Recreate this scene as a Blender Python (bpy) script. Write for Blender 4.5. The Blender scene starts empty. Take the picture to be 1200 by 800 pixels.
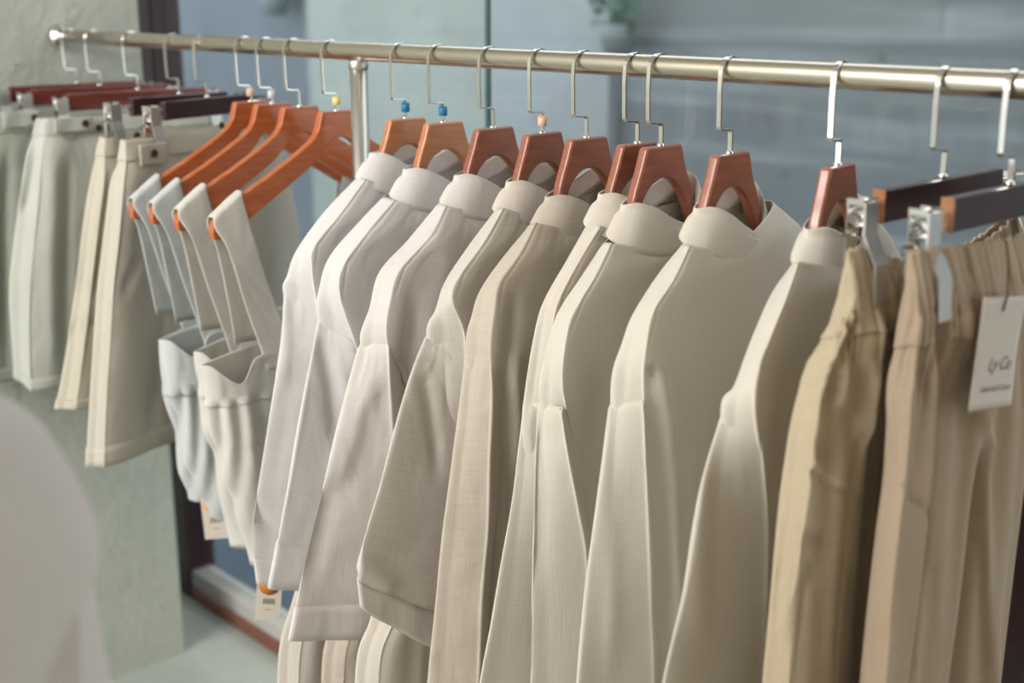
import bpy, bmesh, math, random
import numpy as np
from mathutils import Vector, Matrix
PI = math.pi
S = bpy.context.scene
COL = S.collection
YAW = {'S9': 10, 'S8': 4, 'S4': 3}
RAIL_Z = 1.41

# ------------------------------------------------------------------ nodes
def mat(name, col, rough=.6, metal=0., spec=.5):
    m = bpy.data.materials.new(name); m.use_nodes = True
    b = m.node_tree.nodes['Principled BSDF']
    b.inputs['Base Color'].default_value = (*col, 1)
    b.inputs['Roughness'].default_value = rough
    b.inputs['Metallic'].default_value = metal
    b.inputs['Specular IOR Level'].default_value = spec
    return m, m.node_tree, b
def srgb(r, g, b):
    f = lambda c: (c/255/12.92 if c/255 <= .04045 else ((c/255+.055)/1.055)**2.4)
    return (f(r), f(g), f(b))
def N(nt, t, **kw):
    n = nt.nodes.new(t)
    for k, v in kw.items():
        if k in n.inputs: n.inputs[k].default_value = v
        else: setattr(n, k, v)
    return n
def L(nt, a, ao, b, bi): nt.links.new(a.outputs[ao], b.inputs[bi])
def mixcol(nt, fac, c1, c2):
    n = nt.nodes.new('ShaderNodeMix'); n.data_type = 'RGBA'
    n.inputs[6].default_value = (*c1, 1); n.inputs[7].default_value = (*c2, 1)
    nt.links.new(fac, n.inputs[0]); return n
def ramp(nt, fac, a, b):
    n = nt.nodes.new('ShaderNodeMapRange'); n.inputs[1].default_value = a; n.inputs[2].default_value = b
    nt.links.new(fac, n.inputs[0]); return n.outputs[0]

def linen(name, c, c2=None, slub=.5, crumple=.5, transl=.24):
    """woven cloth: warp and weft slubs, soft crumples, a little light coming through"""
    m, nt, b = mat(name, c, .85, 0, .15)
    c2 = c2 or tuple(x*.86 for x in c)
    uv = N(nt, 'ShaderNodeTexCoord')
    def thread(sx, sy, sc):
        mp = N(nt, 'ShaderNodeMapping'); mp.inputs['Scale'].default_value = (sx, sy, 1)
        L(nt, uv, 'UV', mp, 'Vector')
        n = N(nt, 'ShaderNodeTexNoise', Scale=sc, Detail=2., Roughness=.6); L(nt, mp, 0, n, 'Vector')
        return n
    a = thread(620, 16, 1.); w = thread(18, 560, 1.)
    add = N(nt, 'ShaderNodeMath', operation='ADD'); L(nt, a, 0, add, 0); L(nt, w, 0, add, 1)
    f = ramp(nt, add.outputs[0], .84, 1.2)
    mul = N(nt, 'ShaderNodeMath', operation='MULTIPLY'); nt.links.new(f, mul.inputs[0]); mul.inputs[1].default_value = slub
    mc = mixcol(nt, mul.outputs[0], c, c2)
    nt.links.new(mc.outputs[2], b.inputs['Base Color'])
    mp = N(nt, 'ShaderNodeMapping'); mp.inputs['Scale'].default_value = (1.3, .8, 1); L(nt, uv, 'UV', mp, 'Vector')
    cr = N(nt, 'ShaderNodeTexNoise', Scale=13., Detail=2., Roughness=.45, Distortion=.5); L(nt, mp, 0, cr, 'Vector')
    b1 = N(nt, 'ShaderNodeBump', Strength=crumple, Distance=.012); L(nt, cr, 0, b1, 'Height')
    b2 = N(nt, 'ShaderNodeBump', Strength=.25, Distance=.0006); nt.links.new(f, b2.inputs['Height']); L(nt, b1, 0, b2, 'Normal')
    L(nt, b2, 0, b, 'Normal')
    b.inputs['Sheen Weight'].default_value = .15
    tr = N(nt, 'ShaderNodeBsdfTranslucent'); tr.inputs['Color'].default_value = (*c, 1)
    mx = N(nt, 'ShaderNodeMixShader'); mx.inputs[0].default_value = transl
    out = nt.nodes['Material Output']
    L(nt, b, 0, mx, 1); L(nt, tr, 0, mx, 2); L(nt, mx, 0, out, 'Surface')
    return m
def wood(name, c1, c2, rough=.3):
    m, nt, b = mat(name, c1, rough)
    tc = N(nt, 'ShaderNodeTexCoord')
    mp = N(nt, 'ShaderNodeMapping'); mp.inputs['Scale'].default_value = (60, 6, 60); L(nt, tc, 'Object', mp, 'Vector')
    n = N(nt, 'ShaderNodeTexNoise', Scale=2.2, Detail=4., Roughness=.6, Distortion=.6); L(nt, mp, 0, n, 'Vector')
    mc = mixcol(nt, ramp(nt, n.outputs[0], .3, .75), c1, c2)
    nt.links.new(mc.outputs[2], b.inputs['Base Color'])
    b.inputs['Coat Weight'].default_value = .35; b.inputs['Coat Roughness'].default_value = .18
    return m
def plaster(name, c1, c2, bump=.5, scale=30, refl_streak=False):
    m, nt, b = mat(name, c1, .9, 0, .2)
    tc = N(nt, 'ShaderNodeTexCoord')
    n = N(nt, 'ShaderNodeTexNoise', Scale=float(scale), Detail=6., Roughness=.65); L(nt, tc, 'Object', n, 'Vector')
    n2 = N(nt, 'ShaderNodeTexNoise', Scale=2.5, Detail=3.); L(nt, tc, 'Object', n2, 'Vector')
    v = N(nt, 'ShaderNodeTexVoronoi', Scale=scale*1.6); L(nt, tc, 'Object', v, 'Vector')
    pit = ramp(nt, v.outputs[0], .22, .08)
    pn = N(nt, 'ShaderNodeMath', operation='MULTIPLY'); nt.links.new(pit, pn.inputs[0]); nt.links.new(ramp(nt, n.outputs[0], .5, .62), pn.inputs[1])
    mc = mixcol(nt, ramp(nt, n2.outputs[0], .35, .7), c1, c2)
    mc2 = N(nt, 'ShaderNodeMix'); mc2.data_type = 'RGBA'; nt.links.new(pn.outputs[0], mc2.inputs[0])
    nt.links.new(mc.outputs[2], mc2.inputs[6]); mc2.inputs[7].default_value = (*[x*.5 for x in c1], 1)
    nt.links.new(mc2.outputs[2], b.inputs['Base Color'])
    if refl_streak:  # diagonal reflections of the window glass, painted into the plaster colour
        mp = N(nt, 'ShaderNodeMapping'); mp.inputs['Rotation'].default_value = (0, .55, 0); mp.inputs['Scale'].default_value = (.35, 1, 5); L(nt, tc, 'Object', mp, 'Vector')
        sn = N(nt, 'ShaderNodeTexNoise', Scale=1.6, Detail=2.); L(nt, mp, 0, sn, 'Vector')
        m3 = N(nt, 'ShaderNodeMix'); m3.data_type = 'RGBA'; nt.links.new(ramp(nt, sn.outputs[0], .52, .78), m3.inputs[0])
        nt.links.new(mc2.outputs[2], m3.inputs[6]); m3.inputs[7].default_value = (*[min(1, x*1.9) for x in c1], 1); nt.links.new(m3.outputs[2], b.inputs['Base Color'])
    bp = N(nt, 'ShaderNodeBump', Strength=bump, Distance=.006); L(nt, n, 0, bp, 'Height'); L(nt, bp, 0, b, 'Normal')
    return m

M = {}
M['s_white'] = linen('linen_white', srgb(238, 235, 233), slub=.4)
M['s_white2'] = linen('linen_white_warm', srgb(235, 229, 223), slub=.5)
M['s_oat'] = linen('linen_oat', srgb(216, 205, 190), slub=.8)
M['s_ecru'] = linen('linen_ecru', srgb(229, 221, 211), slub=.7)
M['s_cream'] = linen('linen_cream', srgb(229, 222, 210), slub=.3, crumple=.15)
M['s_sand'] = linen('linen_sand', srgb(208, 192, 164), slub=.6, crumple=.6)
M['s_taupe'] = linen('linen_taupe', srgb(192, 172, 148), slub=.7, crumple=.6)
M['s_dark'] = linen('cloth_dark_brown', srgb(58, 42, 36), slub=.4, transl=.03)
M['sage'] = linen('linen_pale_sage', srgb(208, 210, 200), slub=.3)
M['sage2'] = linen('linen_sage', srgb(182, 188, 174), slub=.3)
M['bone'] = linen('linen_bone', srgb(214, 207, 190), slub=.4)
M['bone2'] = linen('linen_bone_pale', srgb(216, 210, 196), slub=.4)
M['satin'] = linen('cotton_cool_white', srgb(218, 221, 220), slub=.2, crumple=1.)
M['satin2'] = linen('cotton_soft_white', srgb(228, 225, 217), slub=.25, crumple=1.)
M['w_orange'] = wood('wood_orange', srgb(196, 112, 60), srgb(168, 80, 42))
M['w_mid'] = wood('wood_amber', srgb(196, 134, 90), srgb(172, 108, 72))
M['w_brown'] = wood('wood_red_brown', srgb(160, 98, 72), srgb(132, 78, 60))
M['w_dark'] = wood('wood_dark', srgb(66, 36, 34), srgb(44, 24, 26))
M['w_red'] = wood('wood_mahogany', srgb(120, 48, 34), srgb(86, 32, 26))
M['wall_pot'] = mat('pot_grey_green', srgb(112, 124, 124), .7)[0]
M['leaf'] = mat('leaf', srgb(70, 112, 92), .7)[0]
M['bar_end'] = wood('wood_end_grain', srgb(164, 108, 62), srgb(140, 86, 48), .5)
M['chrome'] = mat('chrome', (.75, .74, .71), .14, 1.)[0]
M['rail'] = mat('brushed_steel', (.64, .58, .49), .27, 1.)[0]
M['post'] = mat('satin_steel', (.62, .61, .57), .38, 1.)[0]
M['blue'] = mat('blue_plastic', srgb(32, 120, 165), .4)[0]
M['peach'] = mat('peach_plastic', srgb(226, 190, 166), .45)[0]
M['yellow'] = mat('yellow_plastic', srgb(226, 214, 140), .45)[0]
M['clearp'] = mat('white_plastic', srgb(206, 212, 212), .4)[0]
M['button'] = mat('button_brown', srgb(66, 40, 30), .35)[0]
M['card'] = mat('card', srgb(206, 196, 184), .8)[0]
M['ink'] = mat('ink', srgb(128, 120, 112), .7)[0]
M['orange'] = mat('orange_sticker', srgb(232, 158, 52), .6)[0]
M['orange2'] = mat('orange_sticker_dark', srgb(196, 118, 48), .6)[0]
M['cordm'] = mat('dark_cord', srgb(48, 40, 36), .7)[0]
M['wall'] = plaster('plaster_wall', srgb(190, 194, 182), srgb(172, 177, 166), 1., 30)
M['floor'] = plaster('polished_floor', srgb(172, 178, 168), srgb(150, 158, 150), .1, 8)
M['frame'] = wood('frame_dark_red', srgb(62, 30, 34), srgb(46, 22, 28), .4)
M['railwood'] = wood('frame_red_brown', srgb(140, 84, 66), srgb(110, 62, 50), .4)
M['sill'] = plaster('sill_grey', srgb(190, 186, 180), srgb(176, 174, 170), .1, 10)

# ------------------------------------------------------------------ objects
def empty(name, loc, rz=0., label=None, cat=None, group=None, rx=0.):
    o = bpy.data.objects.new(name, None); COL.objects.link(o)
    o.location = loc; o.rotation_euler = (rx, 0, rz); o.empty_display_size = .05
    if label: o['label'] = label
    if cat: o['category'] = cat
    if group: o['group'] = group
    return o
def link(name, me, m, parent=None, smooth=True, kind=None):
    o = bpy.data.objects.new(name, me); COL.objects.link(o)
    if m: me.materials.append(m)
    if parent: o.parent = parent
    if smooth:
        for p in me.polygons: p.use_smooth = True
    if kind: o['kind'] = kind
    return o
def frombm(name, bm, m, parent=None, smooth=False, kind=None):
    me = bpy.data.meshes.new(name); bmesh.ops.recalc_face_normals(bm, faces=bm.faces); bm.to_mesh(me); bm.free()
    return link(name, me, m, parent, smooth, kind)
def bevel(o, w, seg=2):
    b = o.modifiers.new('bevel', 'BEVEL'); b.width = w; b.segments = seg; b.limit_method = 'ANGLE'; return o
def box(name, lo, hi, m, parent=None, bev=0, kind=None):
    bm = bmesh.new(); bmesh.ops.create_cube(bm, size=1)
    for v in bm.verts: v.co = Vector([lo[i] if v.co[i] < 0 else hi[i] for i in range(3)])
    o = frombm(name, bm, m, parent, False, kind)
    if bev: bevel(o, bev)
    return o
def sweep(name, pts, rad, m, parent=None, sec=10, flat=None, kind=None, ref=Vector((1, 0, 0))):
    """tube or flat band along a polyline; flat=(half along ref, half across)"""
    pts = [Vector(p) for p in pts]; bm = bmesh.new(); rings = []
    for i, p in enumerate(pts):
        t = (pts[min(i+1, len(pts)-1)] - pts[max(i-1, 0)]).normalized()
        a = (ref - t*ref.dot(t)); a = a.normalized() if a.length > 1e-4 else t.orthogonal().normalized()
        b = t.cross(a)
        r = rad if not hasattr(rad, '__len__') else rad[i]
        ring = []
        if flat:
            for sx, sy in ((-1, -1), (1, -1), (1, 1), (-1, 1)): ring.append(bm.verts.new(p + a*flat[0]*sx + b*flat[1]*sy))
        else:
            for k in range(sec):
                an = 2*PI*k/sec; ring.append(bm.verts.new(p + a*r*math.cos(an) + b*r*math.sin(an)))
        rings.append(ring)
    n = len(rings[0])
    for i in range(len(rings)-1):
        for k in range(n): bm.faces.new((rings[i][k], rings[i][(k+1) % n], rings[i+1][(k+1) % n], rings[i+1][k]))
    bm.faces.new(rings[0]); bm.faces.new(rings[-1][::-1])
    return frombm(name, bm, m, parent, not flat, kind)
def lathe(name, prof, m, parent=None, origin=(0, 0, 0), axis='Z', seg=24):
    bm = bmesh.new(); rings = []
    for r, h in prof:
        ring = []
        for k in range(seg):
            an = 2*PI*k/seg; c, s = r*math.cos(an), r*math.sin(an)
            p = {'Z': (c, s, h), 'X': (h, c, s), 'Y': (c, h, s)}[axis]
            ring.append(bm.verts.new(Vector(p) + Vector(origin)))
        rings.append(ring)
    for i in range(len(rings)-1):
        for k in range(seg): bm.faces.new((rings[i][k], rings[i][(k+1) % seg], rings[i+1][(k+1) % seg], rings[i+1][k]))
    bm.faces.new(rings[0]); bm.faces.new(rings[-1][::-1])
    return frombm(name, bm, m, parent, True)
def crom(P, n, closed):
    """Catmull-Rom through P (k, ...) with n steps per span"""
    P = np.asarray(P, float); k = len(P); out = []
    spans = k if closed else k-1
    for i in range(spans):
        if closed: p0, p1, p2, p3 = P[(i-1) % k], P[i], P[(i+1) % k], P[(i+2) % k]
        else:
            p1, p2 = P[i], P[i+1]; p0 = P[i-1] if i else 2*p1-p2; p3 = P[i+2] if i+2 < k else 2*p2-p1
        for j in range(n):
            t = j/n
            out.append(.5*((2*p1)+(-p0+p2)*t+(2*p0-5*p1+4*p2-p3)*t*t+(-p0+3*p1-3*p2+p3)*t**3))
    if not closed: out.append(P[-1])
    return np.array(out)
def smooth_noise(P, seed, freq, n=7):
    rs = np.random.RandomState(seed); s = np.zeros(P.shape[:-1])
    for i in range(n):
        d = rs.normal(size=3)*freq*np.array([.6, 1.2, .55]); s = s + np.sin(P@d + rs.uniform(0, 6.28) + 1.3*np.sin(P@(rs.normal(size=3)*freq*.5)))
    return s/n
def polydist(U, V, pts):
    best = np.full(U.shape, 9.); sgn = np.ones(U.shape); tt = np.zeros(U.shape)
    pts = [p[-2:] for p in pts]; ns = len(pts)-1
    for i in range(ns):
        (x0, y0), (x1, y1) = pts[i], pts[i+1]
        dx, dy = x1-x0, y1-y0; l2 = dx*dx+dy*dy+1e-9
        t = np.clip(((U-x0)*dx+(V-y0)*dy)/l2, 0, 1)
        ex, ey = U-x0-t*dx, V-y0-t*dy; d = np.hypot(ex, ey)
        c = (ex*dy-ey*dx); m = d < best
        best = np.where(m, d, best); sgn = np.where(m, np.sign(c), sgn); tt = np.where(m, (i+t)/ns, tt)
    return best, sgn, tt
class Cloth:
    """a sewn tube of cloth lofted through rings of points, with folds pressed into it"""
    def __init__(s, rings, nu=8, nv=8, folds=(), noise=.0025, freq=26., seed=1, closed=True, gather=None):
        R = np.array(rings, float)
        G = crom(R, nv, False)                                   # along
        G = np.array([crom(r, nu, closed) for r in G])           # around
        s.closed = closed; s.G = G; s.normals()
        G = G + s.Nn*(noise*smooth_noise(G, seed, freq))[..., None]
        side = np.clip(s.Nn[..., 0]*1.6+.1, 0, 1)
        d = np.zeros(G.shape[:2])
        for f in folds:
            pts, wl, wr, amp = f[:4]
            dist, sg, tt = polydist(G[..., 1], G[..., 2], pts)
            w = np.where(sg > 0, wr, wl)
            taper = np.ones(tt.shape) if len(f) > 4 else np.clip(np.minimum(tt, 1-tt)*6+.15, 0, 1)
            d = d + amp*np.exp(-(dist/w)**2)*taper
        s.G = G + s.Nn*(d*side)[..., None]
        if gather is not None: s.G = gather(s.G, s.Nn)
        s.normals()
    def normals(s):
        G = s.G
        if s.closed: du = np.roll(G, -1, 1)-np.roll(G, 1, 1)
        else: du = np.gradient(G, axis=1)
        dv = np.gradient(G, axis=0)
        n = np.cross(du, dv); l = np.linalg.norm(n, axis=-1, keepdims=True); n = n/np.maximum(l, 1e-9)
        k = np.unravel_index(np.argmax(G[..., 0]), G.shape[:2])
        if s.closed:
            c = G.mean(axis=1, keepdims=True); sg = np.sign(((G-c)*n).sum())
            if sg < 0: n = -n
        s.Nn = n
    def mesh(s, name, m, parent, r0=0, r1=None, c0=0, c1=None, off=0., thick=.0011, kind=None, drop=None):
        G = (s.G + s.Nn*off)[r0:r1]; closed = s.closed and c1 is None
        if not closed: G = G[:, c0:c1]
        a, b = G.shape[:2]
        V = G.reshape(-1, 3); F = []; UV = []
        du = np.linalg.norm(np.diff(G, axis=1, append=G[:, :1]), axis=2).mean(0); su = np.concatenate([[0], np.cumsum(du)])
        dv = np.linalg.norm(np.diff(G, axis=0), axis=2).mean(1); sv = np.concatenate([[0], np.cumsum(dv)])
        for i in range(a-1):
            for j in range(b if closed else b-1):
                j2 = (j+1) % b
                if drop is not None and drop(r0+i, G[i, j], G[i, j2]): continue
                F.append((i*b+j, i*b+j2, (i+1)*b+j2, (i+1)*b+j))
                UV += [(su[j], sv[i]), (su[j+1], sv[i]), (su[j+1], sv[i+1]), (su[j], sv[i+1])]
        me = bpy.data.meshes.new(name); me.from_pydata(V.tolist(), [], F)
        ul = me.uv_layers.new(name='uv'); ul.data.foreach_set('uv', np.array(UV).ravel())
        o = link(name, me, m, parent, True, kind)
        if thick:
            md = o.modifiers.new('thickness', 'SOLIDIFY'); md.thickness = thick; md.offset = 0
        return o
def patch(name, rows, m, parent, nu=6, nv=6, noise=.0015, seed=3, thick=.0012, folds=()):
    return Cloth(rows, nu, nv, folds, noise, 26, seed, closed=False).mesh(name, m, parent, thick=thick)

# ------------------------------------------------------------------ the setting
XW, YW = -1.318, .178
def quad(name, pts, m, kind='structure'):
    me = bpy.data.meshes.new(name); me.from_pydata(pts, [], [(0, 1, 2, 3)]); return link(name, me, m, None, False, kind)
box('wall_left', (-2.3, -4.2, -.02), (XW, YW, 2.9), M['wall'], bev=.006, kind='structure')
box('floor', (-4, -4.2, -.06), (3.2, .40, 0), M['floor'], kind='structure')
w1 = box('window_1', (-1.86, .325, .0), (-1.555, .40, 2.9), M['frame'], bev=.004, kind='structure')
box('window_frame', (-1.555, .325, .0), (3.2, .39, .036), M['railwood'], w1, bev=.004)
box('sill_cap', (-1.555, .330, .036), (3.2, .388, .078), M['sill'], w1, bev=.004)
box('window_mullion', (.525, .325, .0), (.60, .40, 2.9), M['frame'], w1, bev=.004)
gm = bpy.data.materials.new('window_glass'); gm.use_nodes = True
nt = gm.node_tree; nt.nodes.clear()
out = N(nt, 'ShaderNodeOutputMaterial'); tp = N(nt, 'ShaderNodeBsdfTransparent'); tp.inputs[0].default_value = (.88, .905, .905, 1)
gl = N(nt, 'ShaderNodeBsdfGlossy'); gl.inputs['Roughness'].default_value = .04
lw = N(nt, 'ShaderNodeLayerWeight'); pw = N(nt, 'ShaderNodeMath', operation='POWER'); L(nt, lw, 'Facing', pw, 0); pw.inputs[1].default_value = 5.
fr = N(nt, 'ShaderNodeMath', operation='MULTIPLY_ADD'); L(nt, pw, 0, fr, 0); fr.inputs[1].default_value = .9; fr.inputs[2].default_value = .03
mx = N(nt, 'ShaderNodeMixShader'); L(nt, fr, 0, mx, 0); L(nt, tp, 0, mx, 1); L(nt, gl, 0, mx, 2); L(nt, mx, 0, out, 'Surface')
XJ = -.45
box('glass_pane', (-1.555, .358, .078), (XJ-.004, .366, 2.9), gm, w1)
box('glass_pane', (XJ+.004, .358, .078), (3.2, .366, 2.9), gm, w1)
box('glass_joint', (XJ-.003, .3575, .078), (XJ+.003, .3665, 2.9), mat('silicone_teal', srgb(84, 112, 116), .4)[0], w1)
box('ceiling', (-2.3, -4.2, 2.9), (3.2, .42, 3.0), plaster('ceiling_plaster', srgb(206, 200, 190), srgb(200, 194, 184), .1, 8), kind='structure')
box('wall_right', (3.2, -4.2, -.06), (3.3, .42, 2.9), plaster('room_plaster', srgb(212, 192, 176), srgb(204, 184, 166), .1, 8), kind='structure')
box('wall_back', (.4, -4.3, -.06), (3.3, -4.2, 2.9), bpy.data.materials['room_plaster'], kind='structure')
# outside: pavement and the facade across it
def wallmat(n, c): return plaster(n, srgb(*c), tuple(x*.86 for x in srgb(*c)), .2, 5, n == 'facade_3')  # last facade section carries the painted glass reflections
box('floor_outside', (-11, .40, -.2), (4, 6.5, -.12), wallmat('pavement', (84, 98, 112)), kind='structure')
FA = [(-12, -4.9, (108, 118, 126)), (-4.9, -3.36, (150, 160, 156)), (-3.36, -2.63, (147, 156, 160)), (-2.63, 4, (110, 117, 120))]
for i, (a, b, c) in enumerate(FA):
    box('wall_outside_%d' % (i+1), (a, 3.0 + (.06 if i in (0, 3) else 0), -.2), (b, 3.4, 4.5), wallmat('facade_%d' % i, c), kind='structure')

def shrub(x, z, r, seed, label, y=2.93):
    t = empty('wall_plant', (x, y, z), 0, label, 'plant', 'small plants on the outside wall')
    lathe('planter', [(r*.35, -r*1.35), (r*.5, -r*.9), (r*.55, -r*.5), (r*.5, -r*.5)], M['wall_pot'], t, (0, 0, 0), 'Z', 14)
    rs = random.Random(seed); bm = bmesh.new()
    for i in range(170):
        d = Vector((rs.gauss(0, 1), rs.gauss(0, .5), rs.gauss(0, 1))).normalized()*r*rs.uniform(.3, 1); d.y = -abs(d.y)*.6; a_ = Vector((rs.gauss(0, 1), rs.gauss(0, 1), rs.gauss(0, 1))).normalized()*r*.16; b_ = a_.cross(d).normalized()*r*.07
        bm.faces.new([bm.verts.new(d+q) for q in (-a_, b_, a_, -b_)])
    frombm('foliage', bm, M['leaf'], t)
shrub(-5.10, 1.60, .16, 1, 'blurred green plant outside behind the left part of the rail')
shrub(-2.52, 1.45, .15, 2, 'blurred green plant outside above the middle of the rail')

# ------------------------------------------------------------------ the rack
rack = empty('clothes_rack', (0, 0, 0), 0, 'long polished steel clothes rail fixed to the plaster wall with one upright post', 'clothes rack')
sweep('rail_tube', [(XW+.004+i*.3, 0, RAIL_Z) for i in range(8)] + [(1.08, 0, RAIL_Z)], .013, M['rail'], rack, 40)
lathe('wall_flange', [(.002, XW), (.0235, XW), (.0245, XW+.006), (.024, XW+.016), (.0205, XW+.022), (.0145, XW+.026), (.013, XW+.03)], M['chrome'], rack, (0, 0, RAIL_Z), 'X', 32)
sweep('upright_post', [(-.322, 0, -.0 + .001), (-.322, 0, .7), (-.322, 0, RAIL_Z-.0125)], .0128, M['post'], rack, 32)
lathe('post_foot', [(.04, .001), (.04, .006), (.016, .012), (.0135, .03)], M['post'], rack, (-.322, 0, 0), 'Z', 28)
lathe('post_joint', [(.0128, -.004), (.0142, -.002), (.0142, .008), (.0128, .01)], M['post'], rack, (-.322, 0, RAIL_Z-.022), 'Z', 28)

# ------------------------------------------------------------------ hangers
def hook_path():
    pts = []; r = .0178; cz = -.0038
    for k in range(0, 15):
        an = math.radians(-18 + k*14.2); pts.append((0, r*math.cos(an), cz + r*math.sin(an)))
    pts += [(0, -.0185, -.020), (0, -.0178, -.045), (0, -.0172, -.0585), (0, -.0160, -.0612), (0, -.006, -.0622), (0, .003, -.0626), (0, .0052, -.0650), (0, .0056, -.078), (0, .0058, -.0895)]
    return pts
def make_hook(parent, h=0.):
    o = sweep('hook', hook_path(), 0, M['chrome'], parent, flat=(.0029, .001)); bevel(o, .0004, 1)
    lathe('ferrule', [(.0045, -.0895), (.005, -.0885), (.005, -.0862), (.0036, -.0852)], M['chrome'], parent, (0, .0058, 0), 'Z', 16)
    return o
def slab(name, outline, half, m, parent, bev=.0035):
    """flat wooden piece cut to an outline in its own upright plane"""
    bm = bmesh.new(); vs = [[bm.verts.new((x, u, v)) for u, v in outline] for x in (-half, half)]
    n = len(outline)
    bm.faces.new(vs[0]); bm.faces.new(vs[1][::-1])
    for k in range(n): bm.faces.new((vs[0][k], vs[0][(k+1) % n], vs[1][(k+1) % n], vs[1][k]))
    o = frombm(name, bm, m, parent, True); bevel(o, bev, 3)
    w = o.modifiers.new('wn', 'WEIGHTED_NORMAL'); return o
def outline(top, bot):
    a = crom([(p[0], p[1]) for p in top], 4, False); b = crom([(p[0], p[1]) for p in bot], 4, False)
    return [tuple(p) for p in a] + [tuple(p) for p in b]
U0 = .006
NECK = [(-.0300, -.0875), (-.0340, -.100), (-.0400, -.117)]
SLOPE_T = [(-.053, -.131), (-.079, -.147), (-.116, -.168), (-.167, -.194), (-.203, -.215), (-.219, -.232)]      # straight sloping arm
LOW_T = [(-.221, -.245), (-.217, -.254), (-.195, -.250), (-.150, -.224), (-.112, -.201), (-.075, -.179), (-.050, -.163), (-.034, -.147), (-.021, -.133), (-.008, -.1265)]
SLOPE_S = [(-.0490, -.141), (-.0525, -.166), (-.058, -.196), (-.078, -.226), (-.104, -.256), (-.122, -.280)]
LOW_S = [(-.120, -.297), (-.094, -.274), (-.068, -.248), (-.049, -.222), (-.043, -.192), (-.039, -.166), (-.0345, -.149), (-.026, -.1365), (-.014, -.127), (-.004, -.124)]
SLOPE_R = [(-.0510, -.138), (-.062, -.160), (-.080, -.184), (-.112, -.208), (-.145, -.240)]
LOW_R = [(-.144, -.260), (-.108, -.232), (-.076, -.208), (-.054, -.186), (-.044, -.164), (-.036, -.149), (-.026, -.1365), (-.014, -.127), (-.004, -.124)]
def shirt_hanger(key_x, label, wm, marker=None, kind='S', group=None, y=0., z=RAIL_Z, yaw=0.):
    t = empty('shirt_hanger', (key_x, y, z), math.radians(yaw), label, 'hanger', group)
    make_hook(t)
    sl, ll, sr, lr = (SLOPE_S, LOW_S, SLOPE_R, LOW_R) if kind == 'S' else (SLOPE_T, LOW_T, SLOPE_T, LOW_T)
    mp = lambda q, k: [(U0+k*a, b) for a, b in q]
    tl, ll, tr, lr = mp(NECK+sl, 1), mp(ll, 1), mp(NECK+sr, -1), mp(lr, -1)
    f = lambda a: [tuple(p) for p in crom(a, 3, False)]
    pts = tl[:1] + f(tl[1:]) + f(ll) + f(lr[::-1]) + f(tr[1:][::-1]) + tr[:1]
    pts = [p for i, p in enumerate(pts) if i == 0 or math.dist(p, pts[i-1]) > 5e-4]
    slab('hanger_body', pts, .0068, wm, t)
    if marker:
        lathe('size_marker', [(.004, -.0795), (.0058, -.079), (.0058, -.0672), (.004, -.0665)], marker, t, (0, .0056, 0), 'Z', 14)
    return t
XI = {'b1': -1.2628, 'b2': -1.1622, 'b3': -1.01, 'b4': -0.8558, 'b5': -0.7599, 'h1': -0.6253, 'h2': -0.5625, 'h3': -0.4859, 'h4': -0.3872, 'S1': -0.2229, 'S2': -0.142, 'S3': -0.0414, 'S4': 0.0496, 'S5': 0.1252, 'S6': 0.2063, 'S7': 0.242, 'S8': 0.3399, 'S9': 0.4759, 'P1': 0.5896, 'P2': 0.6555}
G_T = 'orange wooden hangers with strap dresses'; G_S = 'brown wooden shirt hangers'
shirt_hanger(XI['h1'], 'orange wooden hanger with a pink size marker on its hook, leftmost of the bare-armed ones', M['w_orange'], M['peach'], 'T', G_T)
shirt_hanger(XI['h2'], 'orange wooden hanger with a whitish size marker, just right of the pink-marked one', M['w_orange'], M['clearp'], 'T', G_T)
shirt_hanger(XI['h3'], 'orange wooden hanger without a size marker, its tip bare below the dress strap', M['w_orange'], None, 'T', G_T)
shirt_hanger(XI['h4'], 'orange wooden hanger with a yellow size marker, beside the upright steel post', M['w_orange'], M['yellow'], 'T', G_T)
for k, lab, wm, mk in (
    ('S1', 'amber wooden hanger with blue size marker, nearest to the steel post', 'w_mid', 'blue'),
    ('S2', 'amber wooden hanger with blue size marker, second from the steel post', 'w_mid', 'blue'),
    ('S3', 'brown wooden hanger without marker, between the blue-marked and the peach-marked ones', 'w_brown', None),
    ('S4', 'brown wooden hanger with a peach size marker on its hook', 'w_brown', 'peach'),
    ('S5', 'brown wooden hanger carrying the oatmeal shirt', 'w_brown', None),
    ('S6', 'brown wooden hanger mostly hidden behind its neighbour, left one of the close pair', 'w_brown', None),
    ('S7', 'brown wooden hanger in front, right one of the close pair', 'w_brown', None),
    ('S8', 'brown wooden hanger carrying the cream shirt with an open pointed collar', 'w_brown', None),
    ('S9', 'brown wooden hanger with a dark hook, carrying the last cream shirt before the trousers', 'w_brown', None)):
    shirt_hanger(XI[k], lab, M[wm], M[mk] if mk else None, 'S', G_S, yaw=YAW.get(k, 0))

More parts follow.
